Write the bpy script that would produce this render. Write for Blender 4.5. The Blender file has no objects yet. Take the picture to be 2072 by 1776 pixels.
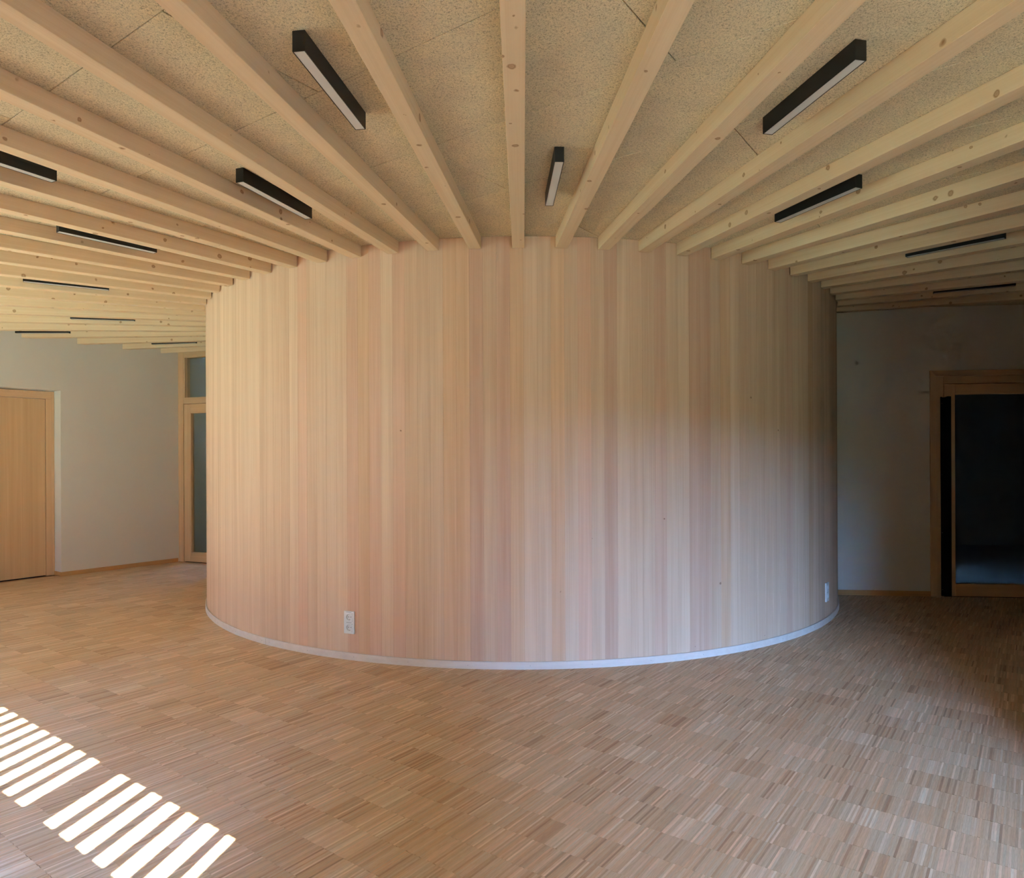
import bpy, bmesh, math, random
import numpy as np
from mathutils import Vector, Matrix

R_ = math.radians
SC = bpy.context.scene
COL = SC.collection
random.seed(7)
RNG = np.random.default_rng(11)

# ------------------------------------------------------------------ camera
CAM_H = 1.3862
cam_d = bpy.data.cameras.new('camera')
cam = bpy.data.objects.new('camera', cam_d)
COL.objects.link(cam)
cam.location = (0, 0, CAM_H)
cam.rotation_euler = (R_(90), R_(0.2462), 0)
cam_d.sensor_fit = 'HORIZONTAL'
cam_d.sensor_width = 36.0
cam_d.lens = 1420.2254 * 36.0 / 2072.0
cam_d.shift_x = (1036.0 - 1044.9707) / 2072.0
cam_d.shift_y = (920.875 - 888.0) / 2072.0
cam_d.clip_start = 0.05
SC.camera = cam

# ------------------------------------------------------------------ light
SUN_EL = 45.2
SUN_AZ = (0.151, 0.9885)            # horizontal travel direction of the sunlight
SUN_POWER = 74.0
SKY_COLOR = (0.23, 0.47, 0.97)
SKY_POWER = 200.0
SC.view_settings.view_transform = 'Standard'
SC.view_settings.look = 'None'
SC.view_settings.gamma = 1.0
SC.view_settings.use_curve_mapping = False
SC.view_settings.exposure = 0.25
SC.cycles.max_bounces = 10
SC.cycles.diffuse_bounces = 6
SC.cycles.glossy_bounces = 2
SC.cycles.transparent_max_bounces = 8
SC.cycles.use_adaptive_sampling = True
SC.cycles.adaptive_threshold = 0.08
SC.cycles.adaptive_min_samples = 20
SC.cycles.sample_clamp_indirect = 6.0
SC.cycles.caustics_reflective = False
SC.cycles.caustics_refractive = False

world = bpy.data.worlds.new('sky')
SC.world = world
world.use_nodes = True
bgn = world.node_tree.nodes['Background']
bgn.inputs['Color'].default_value = (*SKY_COLOR, 1)
bgn.inputs['Strength'].default_value = SKY_POWER

sun_d = bpy.data.lights.new('sun', 'SUN')
sun_d.energy = SUN_POWER
sun_d.angle = R_(0.28)
sun_d.color = (1.0, 0.90, 0.76)
sun = bpy.data.objects.new('sun', sun_d)
COL.objects.link(sun)
_ce = math.cos(R_(SUN_EL))
sun.rotation_euler = Vector((_ce*SUN_AZ[0], _ce*SUN_AZ[1], -math.sin(R_(SUN_EL)))).to_track_quat('-Z', 'Y').to_euler()
sun.location = (-1, -8, 7)

# ------------------------------------------------------------------ plan of the place
AX, AY = 0.0483, 7.7112             # axis of the round core
RW = 3.1612                         # face of its boards
RB = 3.1694                         # inner ends of the beams
ZB, ZC = 2.7262, 2.8073             # undersides of the beams and of the ceiling panels
UA = R_(53.49)
UD = Vector((math.sin(UA), -math.cos(UA)))    # along the window front
VD = Vector((math.cos(UA), math.sin(UA)))     # into the room
def uv(u, v):
    p = UD*u + VD*v
    return (p.x, p.y)
V_F = -0.6                          # window front
WA0 = UD * -9.117                   # origin on the left wall
C1 = WA0 + VD*4.802                 # inner corner of the left and back wall
ANG_B = -22.116
PR = Vector((3.16, 6.912)); ANG_R = -6.43
KC = (2.25, 2.60)
V_2 = -2.4                          # unseen bay window on the right, set back to even the sky light
U_BL, U_BR = 0.90, 4.90
G_ = uv(U_BR, V_2)
A0_ = uv(-9.117, V_F)
tB = Vector((math.cos(R_(ANG_B)), math.sin(R_(ANG_B))))
tR = Vector((math.cos(R_(ANG_R)), math.sin(R_(ANG_R))))
BE = C1 + tB*3.2
RE0 = PR - tR*1.0
RE1 = PR + tR*4.9
E1 = (RE1.x, 2.3)
ROOM = [tuple(C1), A0_, uv(U_BL, V_F), uv(U_BL, V_2), G_, KC, E1, tuple(RE1), tuple(RE0), tuple(BE)]

# ------------------------------------------------------------------ material helpers
def new_mat(name):
    m = bpy.data.materials.new(name); m.use_nodes = True
    nt = m.node_tree; nt.nodes.clear()
    out = nt.nodes.new('ShaderNodeOutputMaterial')
    b = nt.nodes.new('ShaderNodeBsdfPrincipled')
    nt.links.new(b.outputs[0], out.inputs[0])
    return m, nt, b
def N(nt, t, **kw):
    n = nt.nodes.new(t)
    for k, v in kw.items():
        if k in n.inputs: n.inputs[k].default_value = v
        else: setattr(n, k, v)
    return n
def ramp(nt, src, stops):
    r = nt.nodes.new('ShaderNodeValToRGB')
    e = r.color_ramp.elements
    e[0].position, e[0].color = stops[0][0], (*stops[0][1], 1)
    e[1].position, e[1].color = stops[1][0], (*stops[1][1], 1)
    for p, c in stops[2:]:
        x = e.new(p); x.color = (*c, 1)
    nt.links.new(src, r.inputs[0]); return r
def mixc(nt, mode, fac, a, b):
    m = nt.nodes.new('ShaderNodeMix'); m.data_type = 'RGBA'; m.blend_type = mode
    for sock, val in ((m.inputs[0], fac), (m.inputs[6], a), (m.inputs[7], b)):
        if isinstance(val, bpy.types.NodeSocket): nt.links.new(val, sock)
        elif isinstance(val, (tuple, list)): sock.default_value = (*val, 1) if len(val) == 3 else val
        else: sock.default_value = val
    return m.outputs[2]
def math_n(nt, op, a, b=0.0):
    m = nt.nodes.new('ShaderNodeMath'); m.operation = op
    for sock, val in ((m.inputs[0], a), (m.inputs[1], b)):
        if isinstance(val, bpy.types.NodeSocket): nt.links.new(val, sock)
        else: sock.default_value = val
    return m.outputs[0]
def bump(nt, b, h, strength, dist=0.002):
    n = nt.nodes.new('ShaderNodeBump'); n.inputs['Strength'].default_value = strength
    n.inputs['Distance'].default_value = dist
    nt.links.new(h, n.inputs['Height']); nt.links.new(n.outputs[0], b.inputs['Normal'])
def obj_coords(nt, scale, use_random=True):
    tc = nt.nodes.new('ShaderNodeTexCoord'); oi = nt.nodes.new('ShaderNodeObjectInfo')
    mp = nt.nodes.new('ShaderNodeMapping'); mp.inputs['Scale'].default_value = scale
    src = tc.outputs['Object']
    if use_random:
        ad = nt.nodes.new('ShaderNodeVectorMath'); ad.operation = 'ADD'
        ml = math_n(nt, 'MULTIPLY', oi.outputs['Random'], 37.0)
        nt.links.new(src, ad.inputs[0]); nt.links.new(ml, ad.inputs[1]); src = ad.outputs[0]
    nt.links.new(src, mp.inputs['Vector'])
    return mp.outputs[0], src, oi

def plain(name, col, rough=0.6, spec=0.3, metal=0.0):
    m, nt, b = new_mat(name)
    b.inputs['Base Color'].default_value = (*col, 1)
    b.inputs['Roughness'].default_value = rough
    b.inputs['Specular IOR Level'].default_value = spec
    b.inputs['Metallic'].default_value = metal
    return m

def grainy(name, light, dark, axis, rough=0.6, fine=1.0, contrast=(0.3, 0.72), knots=None, objcol=False, spec=0.25):
    """Timber: noise drawn out along one local axis, optional knots."""
    m, nt, b = new_mat(name)
    sc = [26.0*fine]*3; sc[axis] = 0.55
    co, raw, oi = obj_coords(nt, sc)
    n1 = N(nt, 'ShaderNodeTexNoise', Scale=1.0, Detail=2.0, Roughness=0.6)
    nt.links.new(co, n1.inputs['Vector'])
    sc2 = [170.0*fine]*3; sc2[axis] = 1.6
    mp2 = nt.nodes.new('ShaderNodeMapping'); mp2.inputs['Scale'].default_value = sc2
    nt.links.new(raw, mp2.inputs['Vector'])
    n2 = N(nt, 'ShaderNodeTexNoise', Scale=1.0, Detail=1.0, Roughness=0.5)
    nt.links.new(mp2.outputs[0], n2.inputs['Vector'])
    f = math_n(nt, 'ADD', math_n(nt, 'MULTIPLY', n1.outputs[0], 0.72), math_n(nt, 'MULTIPLY', n2.outputs[0], 0.28))
    r = ramp(nt, f, [(contrast[0], dark), (contrast[1], light)])
    col = r.outputs[0]
    if knots:
        kscale, kthr, kcol = knots; kpow = 2.2 if kscale > 5 else 1.6
        vo = N(nt, 'ShaderNodeTexVoronoi', Scale=kscale, Randomness=1.0)
        ns = N(nt, 'ShaderNodeTexNoise', Scale=45.0, Detail=1.0)
        nt.links.new(raw, ns.inputs['Vector'])
        ad = nt.nodes.new('ShaderNodeVectorMath'); ad.operation = 'MULTIPLY_ADD'
        nt.links.new(ns.outputs['Color'], ad.inputs[0]); ad.inputs[1].default_value = (0.012,)*3
        nt.links.new(raw, ad.inputs[2]); nt.links.new(ad.outputs[0], vo.inputs['Vector'])
        sp = nt.nodes.new('ShaderNodeSeparateColor'); nt.links.new(vo.outputs['Color'], sp.inputs[0])
        size = math_n(nt, 'MULTIPLY', math_n(nt, 'POWER', sp.outputs[0], kpow), kthr)
        rel = math_n(nt, 'DIVIDE', vo.outputs['Distance'], math_n(nt, 'ADD', size, 0.004))
        kr = ramp(nt, rel, [(0.0, (0.75,)*3), (1.0, (0.0,)*3), (0.45, (0.62,)*3), (0.62, (1.0,)*3)])
        col = mixc(nt, 'MIX', kr.outputs[0], col, kcol)
    if objcol:
        col = mixc(nt, 'MULTIPLY', 1.0, col, oi.outputs['Color'])
    nt.links.new(col, b.inputs['Base Color'])
    b.inputs['Roughness'].default_value = rough
    b.inputs['Specular IOR Level'].default_value = spec
    return m

M = {}
M['beam'] = grainy('spruce_beam', (0.76, 0.58, 0.385), (0.67, 0.475, 0.29), 0, rough=0.65,
                   knots=(13.0, 0.25, (0.30, 0.145, 0.06)))
M['board'] = grainy('fir_board', (0.71, 0.495, 0.345), (0.585, 0.368, 0.242), 2, rough=0.7, fine=0.8,
                    knots=(3.2, 0.035, (0.25, 0.12, 0.07)), objcol=True, contrast=(0.28, 0.66))
M['skirt'] = grainy('pale_skirting', (0.74, 0.645, 0.57), (0.65, 0.545, 0.475), 0, rough=0.7)
M['veneer'] = grainy('door_veneer', (0.66, 0.45, 0.25), (0.56, 0.36, 0.19), 2, rough=0.5)
M['frame'] = grainy('door_frame_timber', (0.68, 0.46, 0.27), (0.60, 0.38, 0.21), 2, rough=0.5)
M['frame_h'] = grainy('door_rail_timber', (0.68, 0.46, 0.27), (0.60, 0.38, 0.21), 0, rough=0.5)
M['base'] = grainy('oak_skirting', (0.60, 0.34, 0.14), (0.46, 0.24, 0.09), 0, rough=0.5)
M['black'] = plain('black_lacquer', (0.010, 0.009, 0.007), 0.45, 0.3)
M['rubber'] = plain('black_rubber', (0.004, 0.004, 0.004), 0.7, 0.1)
M['diffuser'] = plain('opal_diffuser', (0.62, 0.60, 0.58), 0.35, 0.4)
M['plastic'] = plain('white_plastic', (0.82, 0.83, 0.84), 0.35, 0.4)
M['hole'] = plain('socket_hole', (0.03, 0.03, 0.03), 0.6)
M['clip'] = plain('steel_clip', (0.5, 0.45, 0.36), 0.35, 0.5, 1.0)
M['nail'] = plain('nail_head', (0.12, 0.10, 0.09), 0.5)
M['dark'] = plain('shadow_gap', (0.03, 0.02, 0.015), 0.9, 0.0)

def plaster(name, col):
    m, nt, b = new_mat(name)
    co, raw, oi = obj_coords(nt, (1, 1, 1), False)
    n2 = N(nt, 'ShaderNodeTexNoise', Scale=1.4, Detail=2.0); nt.links.new(raw, n2.inputs['Vector'])
    r = ramp(nt, n2.outputs[0], [(0.3, tuple(c*0.96 for c in col)), (0.7, col)])
    nt.links.new(r.outputs[0], b.inputs['Base Color'])
    b.inputs['Roughness'].default_value = 0.9; b.inputs['Specular IOR Level'].default_value = 0.1
    return m
M['plaster'] = plaster('warm_plaster', (0.74, 0.70, 0.64))
M['facade'] = plaster('front_plaster', (0.74, 0.70, 0.64))
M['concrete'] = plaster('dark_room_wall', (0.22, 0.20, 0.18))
M['olive'] = plaster('side_room_wall', (0.42, 0.40, 0.31))
M['slab'] = plaster('ceiling_slab', (0.30, 0.26, 0.20))

def woodwool():
    m, nt, b = new_mat('wood_wool_panel')
    geo = nt.nodes.new('ShaderNodeNewGeometry')
    nd = N(nt, 'ShaderNodeTexNoise', Scale=60.0, Detail=2.0); nt.links.new(geo.outputs['Position'], nd.inputs['Vector'])
    ad = nt.nodes.new('ShaderNodeVectorMath'); ad.operation = 'MULTIPLY_ADD'
    nt.links.new(nd.outputs['Color'], ad.inputs[0]); ad.inputs[1].default_value = (0.03,)*3
    nt.links.new(geo.outputs['Position'], ad.inputs[2])
    vo = N(nt, 'ShaderNodeTexVoronoi', Scale=85.0); vo.feature = 'DISTANCE_TO_EDGE'
    nt.links.new(ad.outputs[0], vo.inputs['Vector'])
    n1 = N(nt, 'ShaderNodeTexNoise', Scale=150.0, Detail=3.0, Roughness=0.7, Distortion=1.2)
    nt.links.new(geo.outputs['Position'], n1.inputs['Vector'])
    n3 = N(nt, 'ShaderNodeTexNoise', Scale=5.0, Detail=2.0); nt.links.new(geo.outputs['Position'], n3.inputs['Vector'])
    fib = ramp(nt, vo.outputs['Distance'], [(0.0, (1, 1, 1)), (0.22, (0.62, 0.62, 0.62))])
    pits = ramp(nt, n1.outputs[0], [(0.36, (0.35, 0.295, 0.21)), (0.50, (0.77, 0.645, 0.445))])
    tone = ramp(nt, n3.outputs[0], [(0.35, (0.94, 0.94, 0.94)), (0.65, (1.04, 1.03, 1.0))])
    c = mixc(nt, 'MULTIPLY', 0.35, pits.outputs[0], fib.outputs[0])
    c = mixc(nt, 'MULTIPLY', 1.0, c, tone.outputs[0])
    nt.links.new(c, b.inputs['Base Color'])
    b.inputs['Roughness'].default_value = 0.95; b.inputs['Specular IOR Level'].default_value = 0.05
    bump(nt, b, n1.outputs[0], 0.6, 0.004)
    return m
M['panel'] = woodwool()

def parquet():
    m, nt, b = new_mat('oak_parquet')
    at = nt.nodes.new('ShaderNodeAttribute'); at.attribute_name = 'tone'
    sp = nt.nodes.new('ShaderNodeSeparateColor'); nt.links.new(at.outputs['Color'], sp.inputs[0])
    geo = nt.nodes.new('ShaderNodeNewGeometry')
    mp = nt.nodes.new('ShaderNodeMapping'); mp.inputs['Rotation'].default_value = (0, 0, -UA)
    nt.links.new(geo.outputs['Position'], mp.inputs['Vector'])
    sc = nt.nodes.new('ShaderNodeVectorMath'); sc.operation = 'MULTIPLY'
    sc.inputs[1].default_value = (22.0, 420.0, 1.0)
    nt.links.new(mp.outputs[0], sc.inputs[0])
    ad = nt.nodes.new('ShaderNodeVectorMath'); ad.operation = 'ADD'
    off = nt.nodes.new('ShaderNodeCombineXYZ')
    nt.links.new(math_n(nt, 'MULTIPLY', sp.outputs[2], 91.0), off.inputs[0])
    nt.links.new(math_n(nt, 'MULTIPLY', sp.outputs[2], 57.0), off.inputs[2])
    nt.links.new(sc.outputs[0], ad.inputs[0]); nt.links.new(off.outputs[0], ad.inputs[1])
    n = N(nt, 'ShaderNodeTexNoise', Scale=1.0, Detail=2.0, Distortion=0.8); nt.links.new(ad.outputs[0], n.inputs['Vector'])
    tone = ramp(nt, sp.outputs[0], [(0.0, (0.36, 0.225, 0.132)), (1.0, (0.80, 0.63, 0.46)), (0.18, (0.50, 0.34, 0.205)), (0.55, (0.595, 0.43, 0.275)), (0.85, (0.68, 0.50, 0.345))])
    hue = ramp(nt, sp.outputs[1], [(0.0, (1.06, 0.94, 0.86)), (1.0, (0.96, 1.03, 1.06))])
    g = ramp(nt, n.outputs[0], [(0.3, (0.86, 0.84, 0.82)), (0.62, (1.06, 1.06, 1.06))])
    c = mixc(nt, 'MULTIPLY', 1.0, tone.outputs[0], hue.outputs[0])
    c = mixc(nt, 'MULTIPLY', 1.0, c, g.outputs[0])
    nt.links.new(c, b.inputs['Base Color'])
    b.inputs['Roughness'].default_value = 0.5; b.inputs['Specular IOR Level'].default_value = 0.28
    return m
M['parquet'] = parquet()
M['floor_base'] = plain('floor_screed', (0.40, 0.24, 0.125), 0.7)

def glass():
    m = bpy.data.materials.new('door_glass'); m.use_nodes = True
    nt = m.node_tree; nt.nodes.clear()
    out = nt.nodes.new('ShaderNodeOutputMaterial')
    tr = N(nt, 'ShaderNodeBsdfTransparent'); tr.inputs[0].default_value = (0.80, 0.84, 0.82, 1)
    gl = N(nt, 'ShaderNodeBsdfGlossy', Roughness=0.02)
    fr = N(nt, 'ShaderNodeFresnel', IOR=1.5)
    mx = nt.nodes.new('ShaderNodeMixShader')
    geo = nt.nodes.new('ShaderNodeNewGeometry')
    nt.links.new(math_n(nt, 'MULTIPLY', fr.outputs[0], math_n(nt, 'SUBTRACT', 1.0, geo.outputs['Backfacing'])), mx.inputs[0]); nt.links.new(tr.outputs[0], mx.inputs[1]); nt.links.new(gl.outputs[0], mx.inputs[2])
    nt.links.new(mx.outputs[0], out.inputs[0])
    return m
M['glass'] = glass()
M['ground'] = plain('yard_lawn', (0.10, 0.11, 0.05), 0.9, 0.05)
M['leaf'] = plain('sky_blocker_green', (0.05, 0.085, 0.03), 0.8, 0.1)  # dark green for the added low sky blocker
M['sky_blocker'] = plain('sky_blocker_dark', (0.055, 0.042, 0.032), 0.9, 0.05)  # dark matte for the added sky blockers, so they bounce little light

# ------------------------------------------------------------------ mesh helpers
def obj(name, me, mat=None, parent=None, loc=(0, 0, 0), rotz=0.0):
    o = bpy.data.objects.new(name, me)
    COL.objects.link(o)
    if mat is not None and len(me.materials) == 0: me.materials.append(mat)
    o.location = loc; o.rotation_euler = (0, 0, rotz)
    if parent is not None: o.parent = parent
    return o
def empty(name, loc=(0, 0, 0), rotz=0.0, parent=None):
    o = bpy.data.objects.new(name, None); COL.objects.link(o)
    o.empty_display_size = 0.1
    o.location = loc; o.rotation_euler = (0, 0, rotz)
    if parent is not None: o.parent = parent
    return o
def box_bm(bm, x0, x1, y0, y1, z0, z1):
    vs = [bm.verts.new(p) for p in ((x0,y0,z0),(x1,y0,z0),(x1,y1,z0),(x0,y1,z0),(x0,y0,z1),(x1,y0,z1),(x1,y1,z1),(x0,y1,z1))]
    for f in ((3,2,1,0),(4,5,6,7),(0,1,5,4),(1,2,6,5),(2,3,7,6),(3,0,4,7)):
        bm.faces.new([vs[i] for i in f])
def done(bm, name, bev=0.0):
    if bev > 0:
        bmesh.ops.bevel(bm, geom=bm.edges[:], offset=bev, segments=1, affect='EDGES', clamp_overlap=True)
    bmesh.ops.recalc_face_normals(bm, faces=bm.faces[:])
    me = bpy.data.meshes.new(name); bm.to_mesh(me); bm.free(); return me
def box_me(name, x0, x1, y0, y1, z0, z1, bev=0.0):
    bm = bmesh.new(); box_bm(bm, x0, x1, y0, y1, z0, z1); return done(bm, name, bev)
def boxes_me(name, lst, bev=0.0):
    bm = bmesh.new()
    for b in lst: box_bm(bm, *b)
    return done(bm, name, bev)
def prism_me(name, poly, z0, z1, bev=0.0):
    bm = bmesh.new()
    lo = [bm.verts.new((p[0], p[1], z0)) for p in poly]; hi = [bm.verts.new((p[0], p[1], z1)) for p in poly]
    bm.faces.new(lo[::-1]); bm.faces.new(hi); n = len(poly)
    for i in range(n): bm.faces.new((lo[i], lo[(i+1) % n], hi[(i+1) % n], hi[i]))
    return done(bm, name, bev)
def yprism_me(name, poly, y0, y1, bev=0.0):
    """polygon in the wall plane (x, z), thickness along y"""
    bm = bmesh.new()
    lo = [bm.verts.new((p[0], y0, p[1])) for p in poly]; hi = [bm.verts.new((p[0], y1, p[1])) for p in poly]
    bm.faces.new(lo[::-1]); bm.faces.new(hi); n = len(poly)
    for i in range(n): bm.faces.new((lo[i], lo[(i+1) % n], hi[(i+1) % n], hi[i]))
    return done(bm, name, bev)
def structure(o): o['kind'] = 'structure'; return o
def tag(o, label, cat, group=None):
    o['label'] = label; o['category'] = cat
    if group: o['group'] = group
    return o
def inside(p, poly):
    x, y = p; c = False; n = len(poly)
    for i in range(n):
        x1, y1 = poly[i]; x2, y2 = poly[(i+1) % n]
        if (y1 > y) != (y2 > y) and x < (x2-x1)*(y-y1)/(y2-y1)+x1: c = not c
    return c
def ray_hit(o, d, poly, tmin):
    best = None; n = len(poly)
    for i in range(n):
        a = Vector(poly[i]); e = Vector(poly[(i+1) % n]) - a
        den = d.x*e.y - d.y*e.x
        if abs(den) < 1e-9: continue
        w = a - o
        t = (w.x*e.y - w.y*e.x)/den; s = (w.x*d.y - w.y*d.x)/den
        if t > tmin and -1e-6 <= s <= 1+1e-6 and (best is None or t < best): best = t
    return best
axis = Vector((AX, AY))

# ------------------------------------------------------------------ floor
GX = 13.0
fl = structure(obj('floor', prism_me('floor', [A0_, uv(U_BL, V_F), uv(U_BL, V_2), G_, (6, -4.5), (13, 0), (13, 13), (-6, 14), (-10, 9)], -0.20, -0.004), M['floor_base']))
SL, SWD = 0.16, 0.008               # oak strips stand on edge, 160 x 8 mm
V0 = 2.706 % SL
def strips():
    items = []
    for j in range(int(-1.2/SL), int(9.6/SL)+1):
        v0 = V0 + j*SL
        cur = None
        for i in range(int(-9.2/SWD), int(5.5/SWD)):
            u0 = i*SWD
            x, y = uv(u0+SWD/2, v0+SL/2)
            if y < 1.35 or abs(x-0.02) > 0.80*y + 0.55: continue
            if (x-AX)**2 + (y-AY)**2 < (RW-0.10)**2: continue
            if not inside((x, y), ROOM):
                # run the last strips under the skirtings
                if not (inside((x*0.992, y*0.992), ROOM)): continue
            items.append((u0, v0, x, y))
    return items
items = strips()
pos = np.array(items)
n_st = len(items)
tone = np.clip(RNG.normal(0.52, 0.20, n_st), 0, 1)
hue = np.clip(RNG.normal(0.5, 0.22, n_st), 0, 1)
# strips come glued up in blocks: a common tendency per block
blk = (np.round(pos[:, 0]/0.16-0.5)*131 + np.round(pos[:, 1]/SL)*17).astype(int)
bt = {b: (RNG.normal(0, 0.10), RNG.normal(0, 0.08)) for b in set(blk.tolist())}
tone = np.clip(tone + np.array([bt[b][0] for b in blk.tolist()]), 0, 1)
hue = np.clip(hue + np.array([bt[b][1] for b in blk.tolist()]), 0, 1)
rare = RNG.random(n_st); tone = np.where(rare < 0.02, tone*0.25, tone); tone = np.where(rare > 0.975, 0.95, tone)
seed = RNG.random(n_st)
shift = RNG.normal(0, 0.0008, n_st)
lift = RNG.normal(0, 0.00006, n_st)
CU = np.array([UD.x, UD.y]); CV = np.array([VD.x, VD.y])
def strip_verts(idx, local=False):
    g = 0.00015
    u0 = pos[idx, 0]; v0 = pos[idx, 1] + shift[idx]
    cs = []
    for zz in (-0.012, 0.0):
        for (du, dv) in ((g, g*1.5), (SWD-g, g*1.5), (SWD-g, SL-g*1.5), (g, SL-g*1.5)):
            p = (u0+du)[:, None]*CU + (v0+dv)[:, None]*CV
            cs.append(np.column_stack([p, np.full(len(idx), zz) + (lift[idx] if zz == 0 else 0)]))
    return np.stack(cs, 1)          # n, 8, 3
QUADS = np.array([[4,5,6,7],[0,1,5,4],[1,2,6,5],[2,3,7,6],[3,0,4,7]])
def strip_mesh(name, idx, origin=None):
    v = strip_verts(idx); n = len(idx)
    if origin is not None: v = v - origin
    f = (QUADS[None] + (np.arange(n)*8)[:, None, None]).reshape(-1, 4)
    me = bpy.data.meshes.new(name)
    me.vertices.add(n*8); me.vertices.foreach_set('co', v.reshape(-1))
    me.loops.add(len(f)*4); me.loops.foreach_set('vertex_index', f.reshape(-1).astype(np.int32))
    me.polygons.add(len(f)); me.polygons.foreach_set('loop_start', (np.arange(len(f))*4).astype(np.int32))
    at = me.attributes.new('tone', 'FLOAT_COLOR', 'POINT')
    c = np.repeat(np.column_stack([tone[idx], hue[idx], seed[idx], np.ones(n)]), 8, axis=0)
    at.data.foreach_set('color', c.reshape(-1).astype(np.float32))
    me.polygons.foreach_set('use_smooth', np.zeros(len(f), dtype=bool))
    me.update(calc_edges=True); me.materials.append(M['parquet'])
    return me
near = [i for i in range(n_st) if items[i][3] > 2.30 and -0.735*items[i][3] < items[i][2] < 0.72*items[i][3]]
near.sort(key=lambda i: items[i][2]**2 + items[i][3]**2)
near = near[:300]
ns = set(near)
rest = np.array([i for i in range(n_st) if i not in ns])
o = obj('parquet_strips', strip_mesh('parquet_strips', rest), None, fl); o['kind'] = 'stuff'
for i in near:
    og = np.array([items[i][2], items[i][3], 0.0])
    obj('parquet_strip', strip_mesh('parquet_strip', np.array([i]), og), None, fl, tuple(og))

# ------------------------------------------------------------------ round wall of boards
rw = structure(empty('wall_round', (AX, AY, 0)))
NBD = 225; DA = 360.0/NBD; A_OFF = 0.02
hw = RW*math.tan(R_(DA/2))
bm = bmesh.new()
g = 0.00015; ch = 0.0005
prof = [(-hw+g+ch, -RW), (hw-g-ch, -RW), (hw-g, -RW+ch), (hw-g-0.0006, -RW+0.019), (-hw+g+0.0006, -RW+0.019), (-hw+g, -RW+ch)]
lo = [bm.verts.new((x, y, 0.0)) for x, y in prof]; hi = [bm.verts.new((x, y, ZC-0.002)) for x, y in prof]
bm.faces.new(lo[::-1]); bm.faces.new(hi)
for i in range(6): bm.faces.new((lo[i], lo[(i+1) % 6], hi[(i+1) % 6], hi[i]))
board_me = done(bm, 'cladding_board'); board_me.materials.append(M['board'])
LV = {'V': 1.08, 'L': 1.04, 'l': 1.01, 'M': 0.965, 'm': 0.93, 'D': 0.86, 'd': 0.82}
SEQ = ('MMLMLMLM' 'LLLMLLLLmMMmLMMLLLmmMVMlMLMMDmDm' 'VLlLlMDLlMmLLDDmMLMMMlMMmLlmDMmD' 'MLMmMLMD')
KST = -40
PINK = {-19, -14, -12, -10, -4, -2, 4, 6, 13, 14, 24, 10}
ORNG = {-13, -6, -1, 2, 16, -5, 28}
for k in range(NBD):
    kk = k if k < NBD/2 else k-NBD
    o = obj('cladding_board', board_me, None, rw, (0, 0, 0), R_(A_OFF + DA*(kk+0.5)))
    i = kk - KST
    lv = LV[SEQ[i]] if 0 <= i < len(SEQ) else random.choice([1.05, 1.0, 0.96, 0.92, 0.88])
    lv *= random.uniform(0.985, 1.015)
    t = (1.0, 1.0, 1.0)
    if kk in PINK: t = (1.03, 0.96, 0.97)
    elif kk in ORNG: t = (1.03, 0.965, 0.89)
    elif lv > 1.02: t = (0.99, 1.01, 1.02)
    o.color = (lv*t[0], lv*t[1], lv*t[2], 1)
bk = obj('backing', prism_me('backing', [(2.9*math.cos(a*math.pi/40), 2.9*math.sin(a*math.pi/40)) for a in range(80)], 0.0, ZC-0.01), M['dark'], rw)
# pale skirting in bent lengths, each nailed on
def skirting(a0, a1):
    n = max(2, int((a1-a0)/1.0))
    bm = bmesh.new(); r0, r1 = RW+0.0035, RW+0.0125; h = 0.0497
    rings = []
    for i in range(n+1):
        a = R_(a0 + (a1-a0)*i/n); s, c = math.sin(a), -math.cos(a)
        rings.append([bm.verts.new((s*r, c*r, z)) for r, z in ((r0, 0.0005), (r1, 0.0005), (r1, h-0.0015), (r1-0.0015, h), (r0, h))])
    for i in range(n):
        for j in range(5):
            bm.faces.new((rings[i][j], rings[i][(j+1) % 5], rings[i+1][(j+1) % 5], rings[i+1][j]))
    bm.faces.new(rings[0]); bm.faces.new(rings[-1][::-1])
    return done(bm, 'skirting')
NAILS = [-59.4, -52.15, -44.95, -37.68, -35.99, -28.64, -21.37, -14.04, -6.69, 0.64, 7.95, 15.3, 22.61, 29.86, 37.03, 38.71, 46.08, 53.4]
bm = bmesh.new()
bmesh.ops.create_cone(bm, cap_ends=True, segments=8, radius1=0.0017, radius2=0.0015, depth=0.002,
                      matrix=Matrix.Rotation(R_(90), 4, 'X'))
nail_me = done(bm, 'nail'); nail_me.materials.append(M['nail'])
for (a0, a1) in ((-111.2, -36.85), (-36.8, 37.85), (37.9, 111.2)):
    sk = obj('skirting', skirting(a0, a1), M['skirt'], rw)
    for a in NAILS:
        if a0 < a < a1:
            r = RW+0.0128
            obj('nail', nail_me, None, sk, (math.sin(R_(a))*r, -math.cos(R_(a))*r, 0.0245), R_(a))

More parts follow.
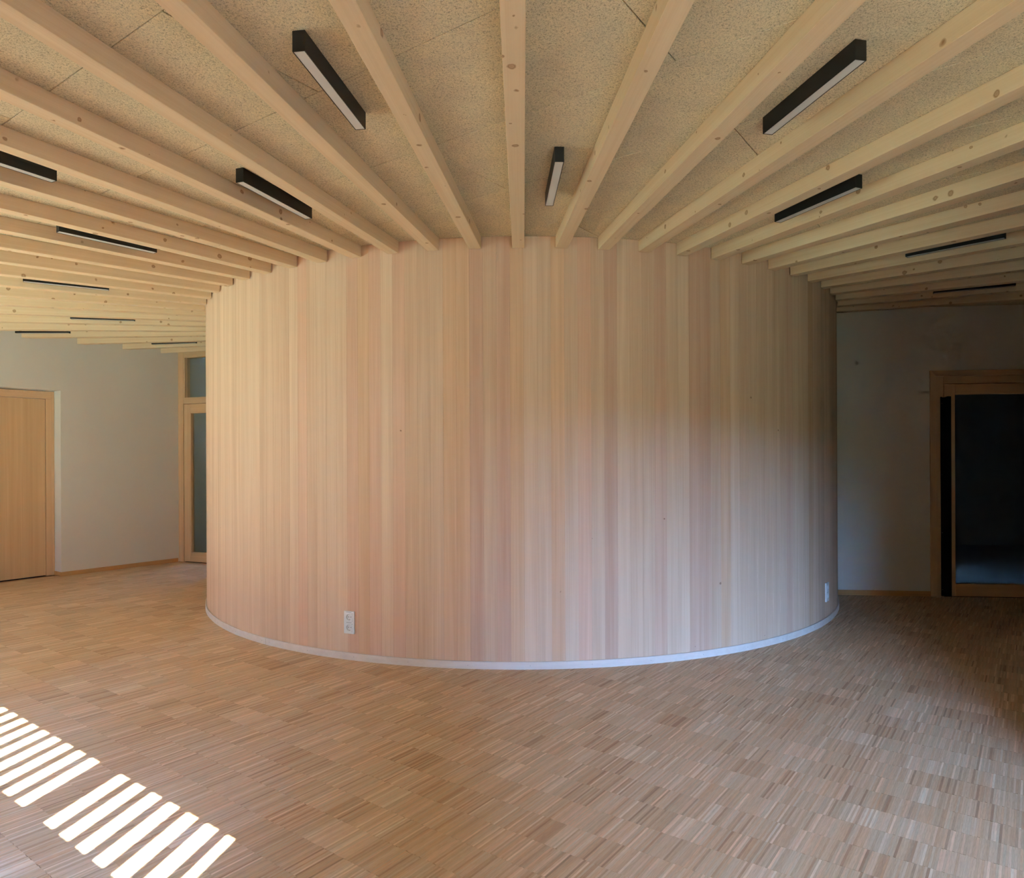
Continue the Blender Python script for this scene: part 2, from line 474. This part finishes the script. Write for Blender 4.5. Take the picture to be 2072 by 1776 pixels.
# ------------------------------------------------------------------ ceiling: slab, wood-wool panels, beams
OUT = [uv(-9.6, V_F-0.12), uv(U_BL-0.1, V_F-0.12), uv(U_BL-0.1, V_2-0.12), uv(U_BR+0.4, V_2-0.12), (4.2, -1.5), (9.2, 1.0), (9.2, 7.2), (2.0, 11.5), (-4.6, 11.2), (-8.0, 8.0)]
ce = structure(obj('ceiling', prism_me('ceiling', OUT, ZC+0.027, ZC+0.25), M['slab']))
PT = R_(-35.5); PL, PWD = 2.432, 0.617
pt = Vector((math.cos(PT), math.sin(PT))); pn = Vector((-math.sin(PT), math.cos(PT)))
gp = 0.0016
panel_me = box_me('acoustic_panel', -PL/2+gp*1.4, PL/2-gp*1.4, -PWD/2+gp, PWD/2-gp, 0.0, 0.025, 0.0015)
panel_me.materials.append(M['panel'])
for j in range(-9, 18):
    n0 = 1.171 + j*PWD
    a0 = -2.216 if j % 2 == 0 else -1.0
    for i in range(-5, 6):
        c = pt*(a0 + (i+0.5)*PL) + pn*(n0 + PWD/2)
        cor = [c + pt*(sx*PL/2) + pn*(sy*PWD/2) for sx in (-1, -0.5, 0, 0.5, 1) for sy in (-1, 1)]
        hit = any(inside((q.x, q.y), ROOM) and (q-axis).length > RW-0.2 for q in cor)
        if not hit: continue
        vlim = V_F-0.1 if c.dot(UD) < U_BL+1.0 else V_2-0.1
        over = any(q.dot(VD) < vlim for q in cor)
        if over:
            # cut flush with the window front
            us = [q for q in cor]
            poly = [c + pt*(-PL/2+gp) + pn*(-PWD/2+gp), c + pt*(PL/2-gp) + pn*(-PWD/2+gp), c + pt*(PL/2-gp) + pn*(PWD/2-gp), c + pt*(-PL/2+gp) + pn*(PWD/2-gp)]
            res = []
            for a in range(4):
                p, q = poly[a], poly[(a+1) % 4]
                dp, dq = p.dot(VD)-vlim, q.dot(VD)-vlim
                if dp >= 0: res.append(p)
                if dp*dq < 0: res.append(p + (q-p)*(dp/(dp-dq)))
            if len(res) < 3: continue
            obj('acoustic_panel', prism_me('acoustic_panel', [tuple(p-c) for p in res], 0, 0.025), M['panel'], ce, (c.x, c.y, ZC))
        else:
            obj('acoustic_panel', panel_me, None, ce, (c.x, c.y, ZC), PT)
STEP = 360.0/71; PHI0 = -0.5501; BW = 0.0786
def beam_dir(k):
    a = R_(PHI0 + k*STEP); return Vector((math.sin(a), -math.cos(a))), a
for k in range(-23, 17):
    d, a = beam_dir(k)
    p0 = axis + d*RB
    if not inside((p0.x, p0.y), ROOM): continue
    side = Vector((-d.y, d.x))
    ts = [ray_hit(axis + side*s, d, ROOM, RB+0.02) for s in (-BW/2, BW/2)]
    if None in ts: continue
    bm = bmesh.new()
    v = []
    for z in (ZB-ZC, -0.0005):
        for (x, y) in ((RB, -BW/2), (ts[0]-0.003, -BW/2), (ts[1]-0.003, BW/2), (RB, BW/2)):
            v.append(bm.verts.new((x-RB, y, z)))
    for f in ((3,2,1,0),(4,5,6,7),(0,1,5,4),(1,2,6,5),(2,3,7,6),(3,0,4,7)): bm.faces.new([v[i] for i in f])
    me = done(bm, 'beam', 0.0015)
    obj('beam', me, M['beam'], ce, (p0.x, p0.y, ZC), math.atan2(d.y, d.x))

# ------------------------------------------------------------------ walls
def frame_at(P, ang): return (P[0], P[1], 0), R_(ang)
TH = 0.30
# left wall: local x runs with VD, local y points out of the room
la, lr = frame_at(WA0, 53.49)
O0, O1, OZ = 2.395, 3.409, 2.163
structure(obj('wall_left', boxes_me('wall_left', [(V_F-0.3, O0, 0, TH, 0, ZC), (O1, 4.802, 0, TH, 0, ZC), (O0, O1, 0, TH, OZ, ZC)]), M['plaster'], None, la, lr))
bb = structure(empty('baseboard_left', la, lr))
obj('board', box_me('baseboard', O1-0.012, 4.790, -0.012, -0.0005, 0.0005, 0.050, 0.002), M['base'], bb)
obj('return_board', box_me('return_board', O1-0.012, O1-0.0005, -0.0005, 0.170, 0.0005, 0.050, 0.002), M['base'], bb)
obj('board', box_me('baseboard', V_F+0.01, O0+0.012, -0.012, -0.0005, 0.0005, 0.050, 0.002), M['base'], bb)
# flush door in its deep reveal
d1 = structure(empty('door_1', la, lr)); Y1 = 0.185
obj('jamb', box_me('jamb', 3.320, 3.407, Y1-0.004, Y1+0.09, 0.001, 2.068, 0.002), M['frame'], d1)
obj('jamb', box_me('jamb', O0+0.002, O0+0.089, Y1-0.004, Y1+0.09, 0.001, 2.068, 0.002), M['frame'], d1)
obj('head', box_me('head', O0+0.002, 3.407, Y1-0.004, Y1+0.09, 2.070, 2.155, 0.002), M['frame_h'], d1)
obj('stop_bead', boxes_me('stop_bead', [(3.378, 3.4065, Y1-0.010, Y1-0.0042, 0.001, 2.155), (O0+0.003, 3.378, Y1-0.010, Y1-0.0042, 2.128, 2.155), (O0+0.003, O0+0.031, Y1-0.010, Y1-0.0042, 0.001, 2.128)], 0.001), M['frame'], d1)
lf = obj('leaf', box_me('leaf', O0+0.094, 3.316, Y1, Y1+0.045, 0.008, 2.064, 0.002), M['veneer'], d1)
bm = bmesh.new()
bmesh.ops.create_cone(bm, cap_ends=True, segments=16, radius1=0.009, radius2=0.009, depth=0.055, matrix=Matrix.Translation((O0+0.16, Y1-0.027, 1.05)) @ Matrix.Rotation(R_(90), 4, 'X'))
box_bm(bm, O0+0.151, O0+0.29, Y1-0.062, Y1-0.046, 1.041, 1.059)
obj('handle', done(bm, 'handle'), M['black'], lf)
obj('threshold', box_me('threshold', O0, O1, Y1-0.01, Y1+0.10, -0.003, 0.0008), M['dark'], d1)
structure(obj('wall_behind_door', boxes_me('wall_behind_door', [(O0-0.4, O1+0.4, 0.62, 0.70, 0, ZC)]), M['concrete'], None, la, lr))

# back wall with the glazed door right in the corner
lb, rb = frame_at(C1, ANG_B)
DW2 = 1.16
structure(obj('wall_back', boxes_me('wall_back', [(DW2, 4.4, 0, 0.20, 0, ZC), (0.0, DW2, 0.0, 0.20, 2.790, ZC)]), M['plaster'], None, lb, rb))
bb = structure(empty('baseboard_back', lb, rb))
obj('board', box_me('baseboard', DW2, 2.2, -0.012, -0.0005, 0.0005, 0.050, 0.002), M['base'], bb)
d2 = structure(empty('door_2', lb, rb))
Z2 = 2.785
obj('jamb', box_me('jamb', 0.002, 0.092, -0.004, 0.10, 0.001, Z2, 0.002), M['frame'], d2)
obj('jamb', box_me('jamb', DW2-0.10, DW2-0.004, -0.004, 0.10, 0.001, Z2, 0.002), M['frame'], d2)
obj('head', box_me('head', 0.0925, DW2-0.1005, -0.004, 0.10, 2.700, Z2, 0.002), M['frame_h'], d2)
tr = obj('transom_bar', box_me('transom_bar', 0.0925, DW2-0.1005, -0.004, 0.10, 2.080, 2.156, 0.002), M['frame_h'], d2)
obj('bead', boxes_me('bead', [(0.0925, 0.113, 0.0, 0.09, 2.157, 2.699), (DW2-0.12, DW2-0.1005, 0.0, 0.09, 2.157, 2.699), (0.113, DW2-0.12, 0.0, 0.09, 2.688, 2.6995), (0.113, DW2-0.12, 0.0, 0.09, 2.1565, 2.163)], 0.001), M['frame'], d2)
obj('transom_pane', box_me('transom_pane', 0.113, DW2-0.12, 0.045, 0.053, 2.163, 2.688), M['glass'], d2)
lf = empty('leaf', (0, 0, 0), 0, d2)
obj('stile', box_me('stile', 0.097, 0.205, 0.002, 0.07, 0.008, 2.076, 0.002), M['frame'], lf)
obj('stile', box_me('stile', DW2-0.215, DW2-0.105, 0.002, 0.07, 0.008, 2.076, 0.002), M['frame'], lf)
obj('rail', box_me('rail', 0.2055, DW2-0.2155, 0.002, 0.07, 1.966, 2.076, 0.002), M['frame_h'], lf)
obj('rail', box_me('rail', 0.2055, DW2-0.2155, 0.002, 0.07, 0.008, 0.124, 0.002), M['frame_h'], lf)
obj('glazing_bead', boxes_me('glazing_bead', [(0.2055, 0.217, 0.004, 0.06, 0.1245, 1.9655), (DW2-0.227, DW2-0.2155, 0.004, 0.06, 0.1245, 1.9655), (0.217, DW2-0.227, 0.004, 0.06, 1.955, 1.9655), (0.217, DW2-0.227, 0.004, 0.06, 0.1245, 0.134)], 0.001), M['frame'], lf)
obj('pane', box_me('pane', 0.217, DW2-0.227, 0.036, 0.044, 0.134, 1.955), M['glass'], lf)
obj('threshold', box_me('threshold', 0.0, DW2, 0.0, 0.12, -0.003, 0.0008), M['dark'], d2)
structure(obj('wall_side_room', boxes_me('wall_side_room', [(-0.9, 3.0, 2.3, 2.4, 0, ZC), (-0.35, -0.25, 0.2, 2.3, 0, ZC), (2.6, 2.7, 0.2, 2.3, 0, ZC), (-0.9, -0.003, 0.12, 0.22, 0, ZC)]), M['olive'], None, lb, rb))

sl = bpy.data.lights.new('side_room_fill', 'POINT'); sl.energy = 12.0; sl.color = (1.0, 0.97, 0.74); sl.shadow_soft_size = 0.08  # added fill light, brightens what shows through the narrow glazed door
slo = bpy.data.objects.new('side_room_fill', sl); COL.objects.link(slo)
_p = C1 + tB*1.0 + Vector((-tB.y, tB.x))*1.5
slo.location = (_p.x, _p.y, 2.45)

# right wall with the dark glazed door
lc, rc = frame_at(PR, ANG_R)
DS0, DS1 = 0.917, 2.02
structure(obj('wall_right', boxes_me('wall_right', [(-1.0, DS0, 0, 0.22, 0, ZC), (DS1, 5.1, 0, 0.22, 0, ZC), (DS0, DS1, 0, 0.22, 2.134, ZC)]), M['plaster'], None, lc, rc))
bb = structure(empty('baseboard_right', lc, rc))
obj('board', box_me('baseboard', -0.2, 0.858, -0.012, -0.0005, 0.0005, 0.050, 0.002), M['base'], bb)
obj('board', box_me('baseboard', DS1+0.06, 4.9, -0.012, -0.0005, 0.0005, 0.050, 0.002), M['base'], bb)
d3 = structure(empty('door_3', lc, rc))
cw = 0.058
obj('casing', yprism_me('casing', [(DS0-cw, 0.001), (DS0-0.0005, 0.001), (DS0-0.0005, 2.1335), (DS0-cw, 2.188)], -0.014, -0.0005, 0.001), M['frame'], d3)
obj('casing', yprism_me('casing', [(DS1+0.0005, 0.001), (DS1+cw, 0.001), (DS1+cw, 2.188), (DS1+0.0005, 2.1335)], -0.014, -0.0005, 0.001), M['frame'], d3)
obj('casing', yprism_me('casing', [(DS0-cw+0.0006, 2.1885), (DS0+0.0001, 2.1342), (DS1-0.0001, 2.1342), (DS1+cw-0.0006, 2.1885)], -0.014, -0.0005, 0.001), M['frame_h'], d3)
obj('jamb', box_me('jamb', DS0+0.001, 0.982, -0.008, 0.12, 0.001, 2.133, 0.0015), M['frame'], d3)
obj('jamb', box_me('jamb', DS1-0.066, DS1-0.001, -0.008, 0.12, 0.001, 2.133, 0.0015), M['frame'], d3)
obj('head', box_me('head', 0.9825, DS1-0.0665, -0.008, 0.12, 2.060, 2.133, 0.0015), M['frame_h'], d3)
lf = empty('leaf', (0, 0, 0), 0, d3)
LE = DS1-0.0705
obj('stile', box_me('stile', 0.987, 1.087, -0.008, 0.06, 0.006, 2.055, 0.0015), M['frame'], lf)
obj('stile', box_me('stile', LE-0.10, LE, -0.008, 0.06, 0.006, 2.055, 0.0015), M['frame'], lf)
obj('rail', box_me('rail', 1.0875, LE-0.1005, -0.008, 0.06, 1.954, 2.055, 0.0015), M['frame_h'], lf)
obj('rail', box_me('rail', 1.0875, LE-0.1005, -0.008, 0.06, 0.006, 0.126, 0.0015), M['frame_h'], lf)
obj('pane', box_me('pane', 1.0875, LE-0.1005, 0.010, 0.018, 0.126, 1.954), M['glass'], lf)
o = obj('finger_guard', yprism_me('finger_guard', [(0.954, 0.008), (1.047, 0.005), (1.048, 1.937), (1.020, 1.939), (0.990, 1.928), (0.966, 1.927), (0.964, 1.933), (0.952, 1.933)], -0.019, -0.0085, 0.001), M['rubber'], d3)
o['label'] = 'black finger guard strip covering the hinge side'
for z in (0.07, 0.62, 1.18, 1.87):
    bm = bmesh.new(); bmesh.ops.create_cone(bm, cap_ends=True, segments=8, radius1=0.002, radius2=0.002, depth=0.002, matrix=Matrix.Translation((0.962, -0.0196, z)) @ Matrix.Rotation(R_(90), 4, 'X'))
    obj('screw', done(bm, 'screw'), M['clip'], o)
obj('threshold', box_me('threshold', DS0, DS1, -0.004, 0.14, -0.003, 0.0008), M['dark'], d3)
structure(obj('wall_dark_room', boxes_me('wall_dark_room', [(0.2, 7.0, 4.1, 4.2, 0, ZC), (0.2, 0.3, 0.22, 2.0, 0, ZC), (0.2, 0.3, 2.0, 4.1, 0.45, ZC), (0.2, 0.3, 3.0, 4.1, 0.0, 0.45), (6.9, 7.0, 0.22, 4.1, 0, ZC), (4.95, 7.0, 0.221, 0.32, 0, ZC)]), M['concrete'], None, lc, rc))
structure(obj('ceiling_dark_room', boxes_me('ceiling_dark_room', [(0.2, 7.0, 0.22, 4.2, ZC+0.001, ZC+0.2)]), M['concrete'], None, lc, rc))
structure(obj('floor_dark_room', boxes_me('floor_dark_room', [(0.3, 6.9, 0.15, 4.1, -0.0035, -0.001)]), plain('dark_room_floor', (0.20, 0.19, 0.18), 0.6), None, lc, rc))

# ------------------------------------------------------------------ window front behind the camera and the side walls beside it
lfr = (VD.x*V_F, VD.y*V_F, 0); rfr = math.atan2(UD.y, UD.x)      # local x runs with UD, local y = VD (into the room)
T0, T1 = 1.905, 2.368
W1a, W1b = -8.6, -1.238
W2a, W2b = 2.15, 4.80
D2 = V_2 - V_F
ft = 0.05
structure(obj('wall_front', boxes_me('wall_front', [
    (-9.4, W1a, -ft, 0, 0, ZC), (W1b, U_BL, -ft, 0, 0, ZC),
    (W1a, W1b, -ft, 0, T1, ZC), (W1a, -3.78, -ft, 0, 1.60, T1), (-4.36, W1b, -ft, 0, 0.12, 1.60), (-3.78, W1b, -ft, 0, 1.60, T0), (W1a, W1b, -ft, 0, 0, 0.12), (-4.36, -4.24, -ft, 0, 0.12, T0),
    (U_BL-ft, U_BL, D2-ft, -ft, 0, ZC),
    (U_BL, W2a, D2-ft, D2, 0, ZC), (W2b, U_BR+0.3, D2-ft, D2, 0, ZC), (W2a, W2b, D2-ft, D2, 2.30, ZC), (W2a, W2b, D2-ft, D2, 0, 0.12)]), M['facade'], None, lfr, rfr))
wi = structure(empty('window_1', lfr, rfr))
bat = [-2.109 + 0.139*i + 0.0695 for i in range(0, 6)]
bat += [-2.396 - 0.0695 - 0.139*i for i in range(0, 46)]
SANG = math.atan2(0.467, 0.884)           # the vertical louvres are turned towards the noon sun
bt_me = box_me('louvre', -0.027, 0.027, -0.28, 0.0, T0+0.001, T1+0.24)
bt_me.materials.append(M['frame'])
for u in bat:
    if -3.76 < u < W1b: obj('louvre', bt_me, None, wi, (u+0.0296, -0.056, 0), SANG)
obj('post', box_me('post', -0.0895, 0.0895, -0.20, 0.0, T0+0.001, T1+0.16), M['frame'], wi, (-2.2525+0.0528, -0.10, 0), SANG)
for u, zt in ((-5.75, 1.599), (-7.2, 1.599)):
    obj('mullion', box_me('mullion', u-0.04, u+0.04, -0.045, -0.005, 0.121, zt), M['frame'], wi)
wi = structure(empty('window_2', lfr, rfr))
obj('mullion', box_me('mullion', 3.44, 3.50, D2-0.045, D2-0.005, 0.121, 2.299), M['frame'], wi)
structure(obj('wall_side', prism_me('wall_side', [KC, G_, (G_[0]+0.9, G_[1]+0.3), (E1[0]+0.25, 2.0), (E1[0]+0.25, 2.3), E1], 0, ZC), M['plaster']))  # unseen wall, its corner placed to keep the right side in shade
structure(obj('wall_corridor_end', prism_me('wall_corridor_end', [E1, (E1[0]+0.25, 2.3), (RE1.x+0.25, RE1.y+0.2), tuple(RE1)], 0, ZC), M['plaster']))

# ------------------------------------------------------------------ out of doors: ground and added sky blockers
structure(obj('ground_outside', prism_me('ground_outside', [(-60, -60), (60, -60), (60, 40), (-60, 40)], -0.45, -0.21), M['ground']))

structure(obj('sky_blocker_left', boxes_me('sky_blocker_left', [(-28, -1.0, -15.0, -7.5, -0.21, 9.0)]), M['sky_blocker'], None, lfr, rfr))  # unseen mass, added to keep low sky out of the left window
structure(obj('sky_blocker_right', boxes_me('sky_blocker_right', [(15.0, 20.0, -13.4, 0.5, -0.21, 9.0)]), M['sky_blocker'], None, lfr, rfr))  # unseen mass, added to keep blue sky light off the left half
gw = bmesh.new()  # unseen sheet, its slope shaped to block side sky and pass the sun
gp_ = [(-0.26, -0.21), (-7.49, -0.21), (-7.49, 5.2), (-3.1, 5.2), (-0.26, 2.0)]
gl = [gw.verts.new((-1.21, y, z)) for y, z in gp_]; gr = [gw.verts.new((-1.09, y, z)) for y, z in gp_]
gw.faces.new(gl); gw.faces.new(gr[::-1])
for q in range(5): gw.faces.new((gl[q], gr[q], gr[(q+1) % 5], gl[(q+1) % 5]))
structure(obj('sky_blocker_screen', done(gw, 'sky_blocker_screen'), M['sky_blocker'], None, lfr, rfr))
structure(obj('sky_blocker_low', boxes_me('sky_blocker_low', [(-0.95, 14.9, -14.0, -12.5, -0.21, 3.2)]), M['leaf'], None, lfr, rfr))  # unseen bank, added to cut sky light on the upper boards
for (ua, ub, za, zb) in ((W1a, -4.36, 0.12, 1.60), (-3.78, W1b, T0, T1), (W2a, W2b, 0.12, 2.30)):
    pd = bpy.data.lights.new('window_portal', 'AREA'); pd.shape = 'RECTANGLE'; pd.size = ub-ua; pd.size_y = zb-za; pd.cycles.is_portal = True
    po = bpy.data.objects.new('window_portal', pd); COL.objects.link(po)
    c = UD*((ua+ub)/2) + VD*((V_F if ua < 0 else V_2)-0.06)
    po.location = (c.x, c.y, (za+zb)/2); po.rotation_euler = Vector((VD.x, VD.y, 0)).to_track_quat('-Z', 'Z').to_euler()

# ------------------------------------------------------------------ ceiling lights
LL, LW, LH = 0.572, 0.0445, ZC-2.737
house_me = boxes_me('housing', [(0, LL, -LW/2, -LW/2+0.003, -LH, -0.0006), (0, LL, LW/2-0.003, LW/2, -LH, -0.0006), (0, 0.003, -LW/2+0.003, LW/2-0.003, -LH, -0.0006), (LL-0.003, LL, -LW/2+0.003, LW/2-0.003, -LH, -0.0006), (0.003, LL-0.003, -LW/2+0.003, LW/2-0.003, -0.010, -0.0006)])
house_me.materials.append(M['black'])
diff_me = box_me('diffuser', 0.0032, LL-0.0032, -LW/2+0.0032, LW/2-0.0032, -LH+0.0010, -LH+0.006)
diff_me.materials.append(M['diffuser'])
LAMPS = [(0.5, 3.908, 'black ceiling light pointing straight at the middle of the round wall'),
         (-3.5, 3.908, 'black ceiling light close to the round wall, left of the middle, end cap facing us'),
         (4.5, 3.908, 'black ceiling light close to the round wall, below the big one on the right'),
         (-7.5, 3.908, 'black ceiling light seen side-on at the left, above the four thin far ones'),
         (8.5, 3.908, 'black ceiling light at the right edge, upper of the two thin ones there'),
         (12.5, 3.908, 'lowest thin black ceiling light at the right, above the dark glazed door'),
         (-11.5, 3.908, 'thin black ceiling light at the left, topmost of the four thin far ones'),
         (-15.5, 3.908, 'thin black ceiling light at the left, second of the four thin far ones'),
         (-19.5, 3.908, 'thin black ceiling light nearest the narrow glazed door in the back corner'),
         (-1.5, 4.852, 'large black ceiling light at the top, left of the middle beam'),
         (2.5, 4.852, 'large black ceiling light at the top right between two beams'),
         (-5.5, 4.852, 'black ceiling light cut off by the left edge of the picture'),
         (-17.5, 4.852, 'thin black ceiling light at the far left, above the plain wooden door'),
         ]
for k, r0, lab in LAMPS:
    d, a = beam_dir(k)
    if k == -17.5: r0 = 4.916
    p = axis + d*r0
    t = tag(empty('ceiling_light', (p.x, p.y, ZC), math.atan2(d.y, d.x)), lab, 'ceiling light', 'black linear lights between the beams')
    obj('housing', house_me, None, t); obj('diffuser', diff_me, None, t)

# ------------------------------------------------------------------ wall sockets
def insert_me():
    bm = bmesh.new(); h = 0.0275; n = 32; r = 0.0205; y0 = -0.0125; dep = 0.0118
    sq, ci, bo = [], [], []
    for i in range(n):
        a = 2*math.pi*(i+0.5)/n; c, s = math.cos(a), math.sin(a); k = h/max(abs(c), abs(s))
        sq.append(bm.verts.new((c*k, y0, s*k))); ci.append(bm.verts.new((c*r, y0, s*r))); bo.append(bm.verts.new((c*r*0.97, y0+dep, s*r*0.97)))
    base = [bm.verts.new((v.co.x, -0.0002, v.co.z)) for v in sq]
    for i in range(n):
        j = (i+1) % n
        bm.faces.new((sq[i], sq[j], ci[j], ci[i])); bm.faces.new((ci[i], ci[j], bo[j], bo[i])); bm.faces.new((base[i], base[j], sq[j], sq[i]))
    bm.faces.new(bo)
    return done(bm, 'socket_insert')
ins_me = insert_me(); ins_me.materials.append(M['plastic'])
def cyl_me(name, r, dep, mat, seg=12):
    bm = bmesh.new(); bmesh.ops.create_cone(bm, cap_ends=True, segments=seg, radius1=r, radius2=r, depth=dep, matrix=Matrix.Rotation(R_(90), 4, 'X'))
    me = done(bm, name); me.materials.append(mat); return me
pin_me = cyl_me('pin_hole', 0.0028, 0.0008, M['hole'])
clip_me = box_me('earth_clip', -0.0035, 0.0035, -0.0085, -0.001, -0.0012, 0.0012); clip_me.materials.append(M['clip'])
lab_me = box_me('label_strip', -0.021, 0.021, -0.0111, -0.0104, -0.0016, 0.0016); lab_me.materials.append(plain('socket_label_strip', (0.36, 0.37, 0.38), 0.4))
bm = bmesh.new()
HX, HZ = 0.0405, 0.076
IH = 0.0277
for (xa, xb, za, zb) in ((-HX, -IH, -HZ, HZ), (IH, HX, -HZ, HZ), (-IH, IH, 0.0355+IH, HZ), (-IH, IH, -HZ, -0.0355-IH), (-IH, IH, -0.0355+IH, 0.0355-IH)):
    box_bm(bm, xa, xb, -0.0105, -0.0002, za, zb)
frame_me = done(bm, 'cover_frame', 0.0); frame_me.materials.append(M['plastic'])
for ang, zc, lab in ((-22.07, 0.2545, 'white double wall socket low on the boards, left of the middle, facing us'),
                     (52.1, 0.2525, 'white double wall socket at the far right of the round wall, seen edge-on')):
    r = RW+0.0002
    p = (AX + math.sin(R_(ang))*r, AY - math.cos(R_(ang))*r, zc)
    s = tag(empty('wall_socket', p, R_(ang)), lab, 'wall socket', 'double sockets on the round wall')
    obj('cover_frame', frame_me, None, s)
    for z in (0.0355, -0.0355):
        i = obj('socket_insert', ins_me, None, s, (0, 0, z))
        for x in (-0.0095, 0.0095): obj('pin_hole', pin_me, None, i, (x, -0.0013, 0))
        for zz in (-0.0185, 0.0185): obj('earth_clip', clip_me, None, i, (0, 0, zz))
        obj('label_strip', lab_me, None, s, (0, 0, z+0.0355 if z < 0 else z+0.0335))

# ------------------------------------------------------------------ what the parts of the setting are
for nm, lab in (('floor', 'oak mosaic parquet floor of narrow strips laid in blocks'),
                ('ceiling', 'beige wood wool ceiling panels behind radiating spruce beams'),
                ('wall_round', 'big round core clad in vertical pale fir boards'),
                ('wall_left', 'warm white plaster wall with the plain wooden door'),
                ('wall_right', 'white plaster wall in shade around the dark glazed door'),
                ('door_1', 'plain flush wooden door in a deep white reveal'),
                ('door_2', 'narrow glazed wooden door with transom pane in the back corner'),
                ('door_3', 'wooden framed door with one large dark glass pane')):
    bpy.data.objects[nm]['label'] = lab
